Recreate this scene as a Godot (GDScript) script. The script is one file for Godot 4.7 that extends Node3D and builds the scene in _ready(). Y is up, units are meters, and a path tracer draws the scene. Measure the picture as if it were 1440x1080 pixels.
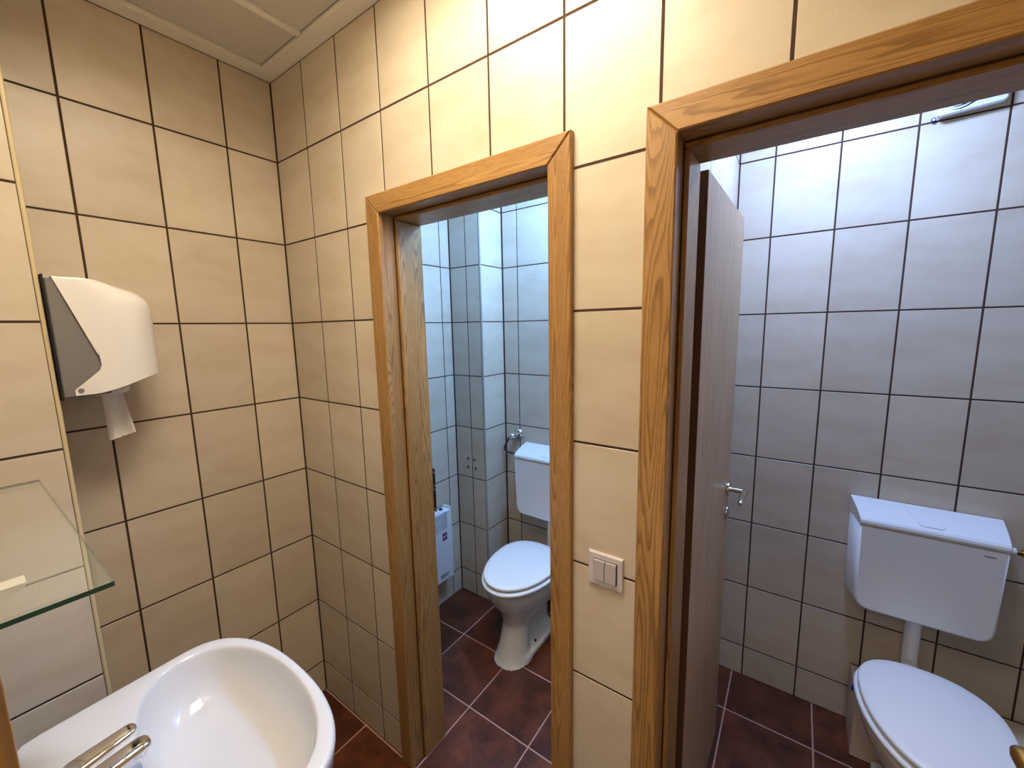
extends Node3D

# ---------------------------------------------------------------- constants
const ROOM_H := 2.521          # underside of the cornice against the tiles
const CEIL := 2.536
const BACK_Z := 0.85           # wall that carries the basin
const RIGHT_X := 2.46
const JOINT := 0.0056
const TILE_PROUD := 0.0009

var mats := {}
var tile_mats := []
var floor_mats := []
var poly_cache := {}
var used_names := {}
var rng := RandomNumberGenerator.new()

# ---------------------------------------------------------------- mesh builder
class Shape:
	var pts := PackedVector3Array()
	var grp := PackedInt32Array()
	var uvs := PackedVector2Array()
	func tri(a: Vector3, b: Vector3, c: Vector3, s := 0) -> void:
		if a.is_equal_approx(b) or b.is_equal_approx(c) or a.is_equal_approx(c):
			return
		pts.append(a); pts.append(b); pts.append(c)
		grp.append(s)
	func quad(a: Vector3, b: Vector3, c: Vector3, d: Vector3, s := 0) -> void:
		tri(a, b, c, s)
		tri(a, c, d, s)
	func fix(start: int) -> void:
		# closed piece from triangle start on: make every face clockwise from outside
		var vol := 0.0
		var o := pts[start]
		for i in range(start, pts.size(), 3):
			vol += (pts[i] - o).dot((pts[i + 1] - o).cross(pts[i + 2] - o))
		if vol > 0.0:
			for i in range(start, pts.size(), 3):
				var t := pts[i + 1]
				pts[i + 1] = pts[i + 2]
				pts[i + 2] = t
	func box(lo: Vector3, hi: Vector3, b := 0.0) -> Shape:
		var start := pts.size()
		b = minf(b, 0.49 * minf(hi.x - lo.x, minf(hi.y - lo.y, hi.z - lo.z)))
		if b <= 0.0:
			var p := []
			for i in 8:
				p.append(Vector3(hi.x if i & 1 else lo.x, hi.y if i & 2 else lo.y, hi.z if i & 4 else lo.z))
			for f in [[0, 1, 3, 2], [4, 6, 7, 5], [0, 4, 5, 1], [2, 3, 7, 6], [0, 2, 6, 4], [1, 5, 7, 3]]:
				quad(p[f[0]], p[f[1]], p[f[2]], p[f[3]], -1)
			fix(start)
			return self
		# chamfered box: stack of rounded rectangles
		var rings := []
		for e in [[0.0, b], [b, 0.0]]:
			rings.append(rect_ring(lo, hi, b, e[1], lo.y + e[0]))
		for e in [[b, 0.0], [0.0, b]]:
			rings.append(rect_ring(lo, hi, b, e[1], hi.y - e[0]))
		loft(rings, true, true, -1)
		return self
	func rect_ring(lo: Vector3, hi: Vector3, b: float, inset: float, y: float) -> PackedVector3Array:
		var r := PackedVector3Array()
		var x0 := lo.x + inset; var x1 := hi.x - inset; var z0 := lo.z + inset; var z1 := hi.z - inset
		var c := maxf(b - inset, 0.0)
		for q in [[x0 + c, z0], [x1 - c, z0], [x1, z0 + c], [x1, z1 - c], [x1 - c, z1], [x0 + c, z1], [x0, z1 - c], [x0, z0 + c]]:
			r.append(Vector3(q[0], y, q[1]))
		return r
	func loft(rings: Array, cap0 := true, cap1 := true, s := 0) -> Shape:
		var start := pts.size()
		for k in rings.size() - 1:
			var a: PackedVector3Array = rings[k]
			var c: PackedVector3Array = rings[k + 1]
			for i in a.size():
				var j := (i + 1) % a.size()
				quad(a[i], a[j], c[j], c[i], s)
		for e in [[cap0, 0, true], [cap1, rings.size() - 1, false]]:
			if not e[0]:
				continue
			var r: PackedVector3Array = rings[e[1]]
			var m := Vector3.ZERO
			for p in r:
				m += p
			m /= r.size()
			for i in r.size():
				var j := (i + 1) % r.size()
				if e[2]:
					tri(r[j], r[i], m, s + 1 if s >= 0 else -1)
				else:
					tri(r[i], r[j], m, s + 2 if s >= 0 else -1)
		fix(start)
		return self
	func tube(path: Array, radii: Array, n := 12, s := 0) -> Shape:
		var rings := []
		var up := Vector3(0.31, 0.87, 0.37).normalized()
		for k in path.size():
			var d: Vector3 = (path[mini(k + 1, path.size() - 1)] - path[maxi(k - 1, 0)]).normalized()
			if absf(d.dot(up)) > 0.95:
				up = Vector3(0.9, 0.1, -0.4).normalized()
			var a := d.cross(up).normalized()
			up = a.cross(d).normalized()
			var r := PackedVector3Array()
			for i in n:
				var t := TAU * i / n
				r.append(path[k] + (a * cos(t) + up * sin(t)) * float(radii[k]))
			rings.append(r)
		return loft(rings, true, true, s)
	func rod(a: Vector3, b: Vector3, r: float, n := 20, bev := 0.0) -> Shape:
		var d := (b - a).normalized()
		if bev > 0.0:
			return tube([a, a + d * bev * 0.3, a + d * bev, b - d * bev, b - d * bev * 0.3, b], [r - bev, r - bev * 0.3, r, r, r - bev * 0.3, r - bev], n)
		return tube([a, b], [r, r], n)
	# flat polygon in xy pushed along z, with a chamfer on the front edge
	func slab(poly: PackedVector2Array, z0: float, z1: float, b := 0.0) -> Shape:
		var start := pts.size()
		if Geometry2D.is_polygon_clockwise(poly):
			poly = poly.duplicate()
			poly.reverse()
		var inner := inset(poly, b) if b > 0.0 else poly
		var ids := Geometry2D.triangulate_polygon(poly)
		for i in range(0, ids.size(), 3):
			var a := poly[ids[i]]; var c := poly[ids[i + 1]]; var d := poly[ids[i + 2]]
			if (c - a).cross(d - a) < 0.0:
				var t := ids[i + 1]
				ids[i + 1] = ids[i + 2]
				ids[i + 2] = t
		for i in range(0, ids.size(), 3):
			tri(v3(inner[ids[i]], z1), v3(inner[ids[i + 1]], z1), v3(inner[ids[i + 2]], z1), -1)
			tri(v3(poly[ids[i + 2]], z0), v3(poly[ids[i + 1]], z0), v3(poly[ids[i]], z0), -1)
		for i in poly.size():
			var j := (i + 1) % poly.size()
			quad(v3(poly[i], z0), v3(poly[j], z0), v3(poly[j], z1 - b), v3(poly[i], z1 - b), -1)
			if b > 0.0:
				quad(v3(poly[i], z1 - b), v3(poly[j], z1 - b), v3(inner[j], z1), v3(inner[i], z1), -1)
		fix(start)
		return self
	func v3(p: Vector2, z: float) -> Vector3:
		return Vector3(p.x, p.y, z)
	func inset(poly: PackedVector2Array, b: float) -> PackedVector2Array:
		var r := PackedVector2Array()
		var n := poly.size()
		for i in n:
			var d1 := (poly[i] - poly[(i + n - 1) % n]).normalized()
			var d2 := (poly[(i + 1) % n] - poly[i]).normalized()
			var n1 := Vector2(-d1.y, d1.x); var n2 := Vector2(-d2.y, d2.x)
			r.append(poly[i] + (n1 + n2) / (1.0 + n1.dot(n2)) * b)
		return r
	func moved(start: int, t: Transform3D) -> void:
		for i in range(start, pts.size()):
			pts[i] = t * pts[i]
	func mesh() -> ArrayMesh:
		var st := SurfaceTool.new()
		st.begin(Mesh.PRIMITIVE_TRIANGLES)
		for i in pts.size():
			var g := grp[i / 3]
			st.set_smooth_group(g if g >= 0 else 4294967295)
			if uvs.size() == pts.size():
				st.set_uv(uvs[i])
			st.add_vertex(pts[i])
		st.generate_normals()
		st.index()
		return st.commit()

# ---------------------------------------------------------------- nodes
func numbered(parent: Node, called: String) -> String:
	var key := str(parent.get_instance_id()) + called
	var n: int = used_names.get(key, 0)
	used_names[key] = n + 1
	return called if n == 0 else "%s_%03d" % [called, n]

func put(called: String, what: Variant, m: Material, parent: Node = self, at := Transform3D.IDENTITY) -> MeshInstance3D:
	var o := MeshInstance3D.new()
	o.name = numbered(parent, called)
	o.mesh = what.mesh() if what is Shape else what
	o.material_override = m
	o.transform = at
	parent.add_child(o, true)
	return o

func thing(called: String, label: String, category: String, at := Vector3.ZERO, group := "") -> Node3D:
	var o := Node3D.new()
	o.name = numbered(self, called)
	o.position = at
	add_child(o, true)
	tag(o, label, category, group)
	return o

func tag(o: Node, label: String, category: String, group := "") -> void:
	o.set_meta("label", label)
	o.set_meta("category", category)
	if group != "":
		o.set_meta("group", group)

func struct(called: String, what: Variant, m: Material) -> MeshInstance3D:
	var o := put(called, what, m)
	o.set_meta("kind", "structure")
	return o

func struct_base(called: String, at := Vector3.ZERO) -> Node3D:
	var o := Node3D.new()
	o.name = numbered(self, called)
	o.position = at
	add_child(o, true)
	o.set_meta("kind", "structure")
	return o

func mat(called: String, c: Color, rough := 0.5, metal := 0.0, spec := 0.5) -> StandardMaterial3D:
	var m := StandardMaterial3D.new()
	m.resource_name = called
	m.albedo_color = c
	m.roughness = rough
	m.metallic = metal
	m.metallic_specular = spec
	mats[called] = m
	return m

# ---------------------------------------------------------------- textures
func noise(freq: float, oct: int, seed_: int) -> FastNoiseLite:
	var n := FastNoiseLite.new()
	n.noise_type = FastNoiseLite.TYPE_SIMPLEX_SMOOTH
	n.frequency = freq
	n.fractal_octaves = oct
	n.seed = seed_
	return n

func ramp_texture(w: int, h: int, layers: Array, colors: Array) -> ImageTexture:
	# layers: [image L8, weight]; colours along the summed value
	var raw := []
	for l in layers:
		var im: Image = l[0]
		im.convert(Image.FORMAT_L8)
		raw.append(im.get_data())
	var data := PackedByteArray()
	data.resize(w * h * 3)
	for i in w * h:
		var v := 0.0
		for k in layers.size():
			v += float(raw[k][i]) / 255.0 * float(layers[k][1])
		v = clampf(v, 0.0, 0.9999) * (colors.size() - 1)
		var c: Color = colors[int(v)].lerp(colors[int(v) + 1], v - int(v))
		data[i * 3] = int(c.r * 255.0)
		data[i * 3 + 1] = int(c.g * 255.0)
		data[i * 3 + 2] = int(c.b * 255.0)
	return ImageTexture.create_from_image(Image.create_from_data(w, h, false, Image.FORMAT_RGB8, data))

func stretched(n: FastNoiseLite, w: int, h: int, squeeze: int) -> Image:
	# seamless noise drawn out along u
	var im := n.get_seamless_image(w / squeeze, h)
	im.resize(w, h, Image.INTERPOLATE_CUBIC)
	return im

func wood_image(light: Color, mid: Color, dark: Color, rings: float, seed_: int, contrast: float) -> Image:
	var w := 320
	var h := 1024
	var a := noise(1.0, 2, seed_)
	var b := noise(1.0, 3, seed_ + 5)
	var f := noise(1.0, 2, seed_ + 9)
	var data := PackedByteArray()
	data.resize(w * h * 3)
	var k := 0
	for y in h:
		for x in w:
			var xm := x * 0.001
			var ym := y * 0.002
			var g := a.get_noise_2d(xm * 8.0, ym * 0.5) * rings + b.get_noise_2d(xm * 60.0, ym * 4.0) * 0.35
			var t := g - floorf(g)
			var line := smoothstep(0.35, 0.92, t) * (1.0 - smoothstep(0.92, 1.0, t))
			var pores := f.get_noise_2d(xm * 900.0, ym * 18.0)
			var tone := b.get_noise_2d(xm * 9.0 + 40.0, ym * 1.0)
			var c := mid.lerp(light, clampf(0.5 + tone * 0.8, 0.0, 1.0))
			c = c.lerp(dark, clampf(line * 0.65 * contrast + maxf(pores, 0.0) * 0.42 * contrast, 0.0, 1.0))
			data[k] = int(c.r * 255.0); data[k + 1] = int(c.g * 255.0); data[k + 2] = int(c.b * 255.0)
			k += 3
	return Image.create_from_data(w, h, false, Image.FORMAT_RGB8, data)

func triplanar(m: StandardMaterial3D, tex: Texture2D, scale: Vector3) -> void:
	m.albedo_texture = tex
	m.uv1_triplanar = true
	m.uv1_world_triplanar = true
	m.uv1_triplanar_sharpness = 8.0
	m.uv1_scale = scale

func make_materials() -> void:
	# wall tiles: cream with faint cloudy streaks
	var cloud := ramp_texture(512, 512, [[stretched(noise(0.012, 4, 3), 512, 512, 4), 0.55], [noise(0.02, 4, 8).get_seamless_image(512, 512), 0.25], [noise(0.22, 3, 5).get_seamless_image(512, 512), 0.2]],
		[Color(0.91, 0.86, 0.79), Color(0.965, 0.94, 0.89), Color(1.0, 0.985, 0.955)])
	for t in [1.0, 0.985, 1.01, 0.97]:
		var m := mat("wall_tile", Color(0.815 * t, 0.785 * t, 0.735 * t), 0.34, 0.0, 0.5)
		triplanar(m, cloud, Vector3.ONE * 1.35)
		tile_mats.append(m)
	mat("grout", Color(0.26, 0.17, 0.12), 0.9)
	mat("corner_profile", Color(0.80, 0.735, 0.58), 0.45)
	mat("corner_profile_pale", Color(0.62, 0.60, 0.55), 0.5)
	# floor tiles: dark red-brown with rusty clouds
	var rust := ramp_texture(512, 512, [[noise(0.012, 5, 21).get_seamless_image(512, 512), 0.6], [noise(0.05, 4, 25).get_seamless_image(512, 512), 0.3], [noise(0.3, 2, 27).get_seamless_image(512, 512), 0.1]],
		[Color(0.45, 0.42, 0.42), Color(0.66, 0.62, 0.60), Color(0.92, 0.86, 0.82), Color(1.0, 0.95, 0.90)])
	for t in [1.0, 0.92, 1.08]:
		var m := mat("floor_tile", Color(0.425 * t, 0.24 * t, 0.155 * t), 0.33)
		triplanar(m, rust, Vector3.ONE * 1.1)
		floor_mats.append(m)
	mat("floor_grout", Color(0.68, 0.54, 0.49), 0.9)
	# oak veneer, upright and lying
	var oak := wood_image(Color(0.69, 0.535, 0.325), Color(0.62, 0.465, 0.265), Color(0.40, 0.27, 0.125), 15.0, 31, 0.8)
	var lying := oak.duplicate() as Image
	lying.rotate_90(CLOCKWISE)
	var up_tex := ImageTexture.create_from_image(oak)
	var lie_tex := ImageTexture.create_from_image(lying)
	var m1 := mat("oak_upright", Color(1, 1, 1), 0.36)
	triplanar(m1, up_tex, Vector3(3.1, 0.49, 3.1))
	var m2 := mat("oak_lying", Color(1, 1, 1), 0.36)
	triplanar(m2, lie_tex, Vector3(0.49, 3.1, 3.1))
	var pale := wood_image(Color(0.74, 0.625, 0.49), Color(0.70, 0.585, 0.45), Color(0.53, 0.42, 0.31), 2.0, 51, 0.55)
	var m3 := mat("oak_leaf", Color(1, 1, 1), 0.4)
	triplanar(m3, ImageTexture.create_from_image(pale), Vector3(3.1, 0.49, 3.1))
	mat("leaf_edge", Color(0.33, 0.22, 0.14), 0.6)
	mat("seal", Color(0.24, 0.15, 0.09), 0.8)
	mat("plaster", Color(0.80, 0.77, 0.70), 0.85)
	mat("ceiling_paint", Color(0.86, 0.85, 0.82), 0.9)
	var grain := ramp_texture(512, 512, [[noise(0.35, 2, 71).get_seamless_image(512, 512), 1.0]], [Color(0.78, 0.78, 0.78), Color(1, 1, 1)])
	var m4 := mat("ceiling_panel", Color(0.93, 0.915, 0.885), 0.95)
	triplanar(m4, grain, Vector3.ONE * 2.2)
	mat("ceiling_metal", Color(0.93, 0.92, 0.89), 0.6)
	mat("ceiling_void", Color(0.20, 0.19, 0.18), 0.9)
	mat("ceiling_bar", Color(0.66, 0.62, 0.56), 0.6)
	mat("ceramic", Color(0.835, 0.83, 0.82), 0.09)
	mat("plastic_white", Color(0.87, 0.88, 0.88), 0.22)
	mat("seat_plastic", Color(0.90, 0.91, 0.91), 0.25)
	mat("dispenser_white", Color(0.88, 0.87, 0.85), 0.22)
	mat("dispenser_grey", Color(0.47, 0.46, 0.45), 0.4)
	mat("black", Color(0.03, 0.03, 0.035), 0.5)
	mat("paper", Color(0.90, 0.88, 0.84), 0.95)
	mat("chrome", Color(0.86, 0.86, 0.87), 0.08, 1.0)
	mat("brass", Color(0.80, 0.62, 0.30), 0.22, 1.0)
	mat("nickel", Color(0.82, 0.80, 0.74), 0.2, 1.0)
	mat("hose", Color(0.30, 0.30, 0.33), 0.35, 0.8)
	mat("switch_silver", Color(0.78, 0.75, 0.76), 0.35)
	mat("switch_key", Color(0.68, 0.655, 0.67), 0.35)
	mat("screw", Color(0.6, 0.6, 0.6), 0.35, 0.8)
	mat("plug_grey", Color(0.33, 0.32, 0.30), 0.8)
	mat("heater_white", Color(0.88, 0.88, 0.89), 0.4)
	mat("sticker_purple", Color(0.33, 0.16, 0.36), 0.5)
	mat("sticker_mark", Color(0.88, 0.80, 0.85), 0.5)
	mat("ink", Color(0.16, 0.16, 0.22), 0.6)
	mat("pale_print", Color(0.62, 0.66, 0.70), 0.6)
	mat("blue_plastic", Color(0.08, 0.22, 0.72), 0.35)
	mat("ledge_tile", Color(0.80, 0.73, 0.63), 0.35)
	mat("glass_edge", Color(0.20, 0.35, 0.30), 0.12)
	var ge := mat("glass_edge_clear", Color(0.45, 0.52, 0.47, 0.30), 0.05)
	ge.transparency = BaseMaterial3D.TRANSPARENCY_ALPHA
	var g := mat("glass", Color(0.70, 0.78, 0.74, 0.07), 0.02)
	g.transparency = BaseMaterial3D.TRANSPARENCY_ALPHA
	mat("bracket", Color(0.86, 0.85, 0.82), 0.3)

# ---------------------------------------------------------------- tiled walls
# frame: local x runs along the wall, y up, z out of the wall
func wall_frame(origin: Vector3, along: Vector3) -> Transform3D:
	var n := along.cross(Vector3.UP)
	return Transform3D(Basis(along, Vector3.UP, n), origin)

func rects(r: Array) -> PackedVector2Array:
	return PackedVector2Array([Vector2(r[0], r[1]), Vector2(r[2], r[1]), Vector2(r[2], r[3]), Vector2(r[0], r[3])])

func lay_tiles(wall: Node3D, frame: Transform3D, cols: Array, rows: Array, holes: Array, called := "tile", set_of := [], thick := 0.006) -> void:
	var inv := wall.transform.affine_inverse()
	var choice := tile_mats if set_of.is_empty() else set_of
	for r in rows.size() - 1:
		for c in cols.size() - 1:
			var h := JOINT * 0.5
			var cell := rects([cols[c] + h, rows[r] + h, cols[c + 1] - h, rows[r + 1] - h])
			var pieces := [cell]
			for hole in holes:
				var next := []
				for p in pieces:
					for q in Geometry2D.clip_polygons(p, rects(hole)):
						if not Geometry2D.is_polygon_clockwise(q):
							next.append(q)
				pieces = next
			for p in pieces:
				var o: Vector2 = p[0]
				for q in p:
					o = Vector2(minf(o.x, q.x), minf(o.y, q.y))
				var key := ""
				var local := PackedVector2Array()
				for q in p:
					local.append(q - o)
					key += "%.4f,%.4f;" % [q.x - o.x, q.y - o.y]
				key += str(thick)
				if not poly_cache.has(key):
					poly_cache[key] = Shape.new().slab(local, -thick, 0.0, 0.0007).mesh()
				# laid by hand: a hair of unevenness
				var lift := rng.randf_range(-0.00015, 0.00015) + TILE_PROUD
				put(called, poly_cache[key], choice[rng.randi() % choice.size()], wall, inv * frame * Transform3D(Basis.IDENTITY, Vector3(o.x, o.y, lift)))

func tile_rows(top := ROOM_H) -> Array:
	var r := [0.0]
	for k in range(7, -1, -1):
		r.append(2.244 - 0.3 * k)
	r.append(top)
	return r

func span(a: float, b: float, first: float, step: float) -> Array:
	var r := [a]
	var x := first
	while x < b - 0.012:
		if x > a + 0.012:
			r.append(x)
		x += step
	r.append(b)
	return r

# ---------------------------------------------------------------- shared outlines
func super_ring(n: int, c: Vector3, a: float, front: float, back: float, pf: float, pb: float) -> PackedVector3Array:
	# horizontal closed curve: z forward is +
	var r := PackedVector3Array()
	for i in n:
		var t := TAU * i / n
		var s := sin(t)
		var k := cos(t)
		var p := pf if k >= 0.0 else pb
		var e := 2.0 / p
		r.append(c + Vector3(a * signf(s) * pow(absf(s), e), 0, (front if k >= 0.0 else back) * signf(k) * pow(absf(k), e)))
	return r

# ---------------------------------------------------------------- scene
func _ready() -> void:
	rng.seed = 4711
	# camera
	var cam := Camera3D.new()
	cam.name = "camera"
	cam.position = Vector3(1.6547, 1.6107, 0.8318)
	cam.rotation = Vector3(-0.139184, 0.615642, -0.0195935)
	cam.fov = rad_to_deg(2.0 * atan(540.0 / 568.52))
	cam.near = 0.01
	cam.far = 50.0
	add_child(cam)
	cam.current = true
	# surroundings: closed rooms, nothing outside
	var we := WorldEnvironment.new()
	var env := Environment.new()
	env.background_mode = Environment.BG_COLOR
	env.background_color = Color(0.02, 0.02, 0.02)
	env.tonemap_mode = Environment.TONE_MAPPER_LINEAR
	env.tonemap_exposure = 1.0
	env.sdfgi_enabled = true
	env.ssao_enabled = true
	env.ssil_enabled = true
	we.environment = env
	add_child(we)
	make_materials()
	lamps()
	shell()
	doors()
	washbasin()
	dispenser()
	toilets()
	fittings()

# ---------------------------------------------------------------- lamps
func lamps() -> void:
	# louvred fluorescent fitting let into the suspended ceiling, warm white
	var warm := Color(1.0, 0.93, 0.83)
	var t := thing("ceiling_light", "square louvred ceiling light recessed between panels above the door wall", "light", Vector3(1.07, CEIL, 0.47))
	var glow := mat("tube_glow", Color(1, 1, 1), 0.5)
	glow.emission_enabled = true
	glow.emission = warm
	glow.emission_energy_multiplier = 3.0
	var h := 0.282
	var hz := 0.282
	var s := Shape.new()
	for b in [[-h - 0.008, -hz - 0.008, -h, hz + 0.008], [h, -hz - 0.008, h + 0.008, hz + 0.008], [-h, -hz - 0.008, h, -hz], [-h, hz, h, hz + 0.008]]:
		s.box(Vector3(b[0], -0.004, b[1]), Vector3(b[2], 0.09, b[3]))
	s.box(Vector3(-h, 0.084, -hz), Vector3(h, 0.09, hz))
	put("housing", s, mats.ceiling_metal, t)
	for k in 4:
		var z := -0.205 + k * 0.137
		put("fluorescent_tube", Shape.new().rod(Vector3(-0.27, 0.066, z), Vector3(0.27, 0.066, z), 0.009, 16), glow, t)
	for k in 4:
		var x := -h + 2.0 * h * (k + 1) / 5.0
		put("louvre_blade", Shape.new().box(Vector3(x - 0.0012, 0.0, -hz), Vector3(x + 0.0012, 0.018, hz)), mats.ceiling_metal, t)
	for k in 4:
		var z := -hz + 2.0 * hz * (k + 1) / 5.0
		put("louvre_blade", Shape.new().box(Vector3(-h, 0.0, z - 0.0012), Vector3(h, 0.018, z + 0.0012)), mats.ceiling_metal, t)
	var l := AreaLight3D.new()
	l.name = "ceiling_area_light"
	l.area_size = Vector2(0.54, 0.54)
	l.light_color = warm
	l.light_energy = 2.28
	l.shadow_enabled = true
	l.rotation_degrees = Vector3(-90, 0, 0)
	l.position = Vector3(0, 0.052, 0)
	t.add_child(l)
	l.area_range = 8.0
	l.area_attenuation = 2.0
	# flat cool panel on the ceiling of the cubicle with the open door
	var cold := Color(0.64, 0.755, 1.0)
	var pl := thing("panel_lamp", "flat square ceiling lamp in the cubicle with the open door", "lamp", Vector3(1.74, CEIL, -0.68))
	var pg := mat("panel_glow", Color(1, 1, 1), 0.5)
	pg.emission_enabled = true
	pg.emission = cold
	pg.emission_energy_multiplier = 2.0
	put("frame", Shape.new().box(Vector3(-0.12, -0.022, -0.12), Vector3(0.12, 0.0, 0.12), 0.004), mats.plastic_white, pl)
	put("light_diffuser", Shape.new().box(Vector3(-0.105, -0.0245, -0.105), Vector3(0.105, -0.022, 0.105), 0.001), pg, pl)
	var al := AreaLight3D.new()
	al.name = "panel_area_light"
	al.area_size = Vector2(0.21, 0.21)
	al.light_color = cold
	al.light_energy = 2.4
	al.area_range = 8.0
	al.area_attenuation = 2.0
	al.shadow_enabled = true
	al.rotation_degrees = Vector3(-90, 0, 0)
	al.position = Vector3(0, -0.027, 0)
	pl.add_child(al)
	# opal globes in the other cubicle and in the passage
	for g in [[Vector3(0.98, 2.42, -0.66), "opal globe ceiling lamp in the narrow cubicle with the heater", 2.0, Color(0.51, 0.70, 0.98)], [Vector3(1.75, 2.40, 1.60), "opal globe ceiling lamp in the passage outside the entrance", 0.5, Color(1.0, 0.94, 0.88)]]:
		var o := thing("globe_lamp", g[1], "lamp", Vector3(g[0].x, CEIL, g[0].z))
		var opal := mat("opal_glow", Color(1, 1, 1), 0.4)
		opal.emission_enabled = true
		opal.emission = g[3]
		opal.emission_energy_multiplier = 2.0
		var dy: float = g[0].y - CEIL
		put("ceiling_rose", Shape.new().rod(Vector3(0, 0, 0), Vector3(0, -0.025, 0), 0.05, 24, 0.004), mats.plastic_white, o)
		var ball := SphereMesh.new()
		ball.radius = 0.07
		ball.height = 0.14
		put("bulb_glass", ball, opal, o, Transform3D(Basis.IDENTITY, Vector3(0, dy, 0)))
		var ol := OmniLight3D.new()
		ol.name = "globe_light"
		ol.light_color = g[3]
		ol.light_energy = g[2]
		ol.light_size = 0.06
		ol.omni_range = 8.0
		ol.omni_attenuation = 2.0
		ol.shadow_enabled = true
		ol.position = Vector3(0, dy, 0)
		o.add_child(ol)

# ---------------------------------------------------------------- shell
func shell() -> void:
	# floor slab with tiles let into pale grout
	var fl := struct("floor", Shape.new().box(Vector3(-0.15, -0.12, -1.3), Vector3(2.62, -TILE_PROUD, 2.3)), mats.floor_grout)
	var ff := Transform3D(Basis(Vector3.RIGHT, Vector3.FORWARD, Vector3.UP), Vector3(0, -TILE_PROUD, 0))
	# local y runs to -z here
	var xs := span(-0.02, RIGHT_X + 0.02, -0.0, 0.3)
	var ys := span(-BACK_Z - 1.2, 1.14, -1.805, 0.3)
	lay_tiles(fl, ff, xs, ys, [], "floor_tile", floor_mats)
	# main room: tiled left wall
	var A := struct("wall_left", Shape.new().box(Vector3(-0.15, 0, 0), Vector3(0, CEIL + 0.1, BACK_Z + 0.1)), mats.grout)
	lay_tiles(A, wall_frame(Vector3(0, 0, BACK_Z), Vector3(0, 0, -1)), [BACK_Z - 0.68, BACK_Z - 0.562, BACK_Z - 0.365, BACK_Z - 0.168, BACK_Z - 0.002], tile_rows(), [])
	# boxed-in pier beside the basin
	var J := struct("wall_pier", Shape.new().box(Vector3(0.0, 0, 0.68), Vector3(0.238, CEIL + 0.05, BACK_Z)), mats.grout)
	lay_tiles(J, wall_frame(Vector3(0.238, 0, BACK_Z), Vector3(0, 0, -1)), [0.0, BACK_Z - 0.685], tile_rows(), [])
	lay_tiles(J, wall_frame(Vector3(0.233, 0, 0.68), Vector3(-1, 0, 0)), [0.0, 0.2, 0.231], tile_rows(), [])
	put("corner_profile", Shape.new().tube([Vector3(0.2355, 0, 0.6828), Vector3(0.2355, ROOM_H, 0.6828)], [0.0046, 0.0046], 16), mats.corner_profile, J)
	# door wall
	var b := Shape.new()
	var z0 := -0.128
	for r in [[-0.15, 0.0, 0.567, CEIL + 0.1], [0.567, 1.99, 1.203, CEIL + 0.1], [1.203, 0.0, 1.427, CEIL + 0.1], [1.427, 1.985, 2.062, CEIL + 0.1], [2.062, 0.0, RIGHT_X + 0.15, CEIL + 0.1]]:
		b.box(Vector3(r[0], r[1], z0), Vector3(r[2], r[3], 0.0))
	var B := struct("wall_front", b, mats.grout)
	var holes := [[0.572, -0.1, 1.198, 1.985], [1.432, -0.1, 2.057, 1.98]]
	lay_tiles(B, wall_frame(Vector3.ZERO, Vector3.RIGHT), span(0.002, RIGHT_X, 0.213, 0.2008), tile_rows(), holes)
	# wall behind the basin with the entrance the picture is taken from
	b = Shape.new()
	for r in [[-0.15, 0.0, 1.388, CEIL + 0.1], [1.388, 2.0, 2.05, CEIL + 0.1], [2.05, 0.0, RIGHT_X + 0.15, CEIL + 0.1]]:
		b.box(Vector3(r[0], r[1], BACK_Z), Vector3(r[2], r[3], BACK_Z + 0.12))
	struct("wall_back", b, tile_mats[0])
	struct("wall_right", Shape.new().box(Vector3(RIGHT_X, 0, 0), Vector3(RIGHT_X + 0.15, CEIL + 0.1, BACK_Z)), tile_mats[0])
	# passage outside the entrance
	struct("wall_passage_left", Shape.new().box(Vector3(1.0, 0, BACK_Z + 0.12), Vector3(1.1, CEIL + 0.1, 2.2)), mats.plaster)
	struct("wall_passage_right", Shape.new().box(Vector3(2.4, 0, BACK_Z + 0.12), Vector3(2.5, CEIL + 0.1, 2.2)), mats.plaster)
	struct("wall_passage_end", Shape.new().box(Vector3(1.0, 0, 2.2), Vector3(2.5, CEIL + 0.1, 2.3)), mats.plaster)
	struct("ceiling_passage", Shape.new().box(Vector3(1.0, CEIL, BACK_Z + 0.12), Vector3(2.5, CEIL + 0.1, 2.3)), mats.ceiling_paint)
	# left cubicle
	var L := struct("wall_cubicle_left", Shape.new().box(Vector3(-0.15, 0, -1.25), Vector3(0.031, CEIL + 0.1, z0)), mats.grout)
	lay_tiles(L, wall_frame(Vector3(0.031, 0, z0), Vector3(0, 0, -1)), span(0.0, 0.75, 0.806 + z0 - 0.8, 0.2), tile_rows(), [])
	var P := struct("wall_cubicle_pier", Shape.new().box(Vector3(0.031, 0, -1.25), Vector3(0.250, CEIL + 0.1, -0.881)), mats.grout)
	lay_tiles(P, wall_frame(Vector3(0.031, 0, -0.881), Vector3.RIGHT), [0.003, 0.119, 0.213], tile_rows(), [])
	lay_tiles(P, wall_frame(Vector3(0.250, 0, -0.886), Vector3(0, 0, -1)), [0.0, 0.19], tile_rows(), [])
	put("corner_profile", Shape.new().tube([Vector3(0.2475, 0, -0.8838), Vector3(0.2475, ROOM_H, -0.8838)], [0.0046, 0.0046], 16), mats.corner_profile_pale, P)
	var D := struct("wall_cubicle_back", Shape.new().box(Vector3(0.25, 0, -1.25), Vector3(1.36, CEIL + 0.1, -1.079)), mats.grout)
	lay_tiles(D, wall_frame(Vector3(0.25, 0, -1.079), Vector3.RIGHT), span(0.005, 1.05, 0.104, 0.2), tile_rows(), [])
	struct("wall_partition", Shape.new().box(Vector3(1.30, 0, -1.079), Vector3(1.36, CEIL + 0.1, z0)), tile_mats[0])
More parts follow.
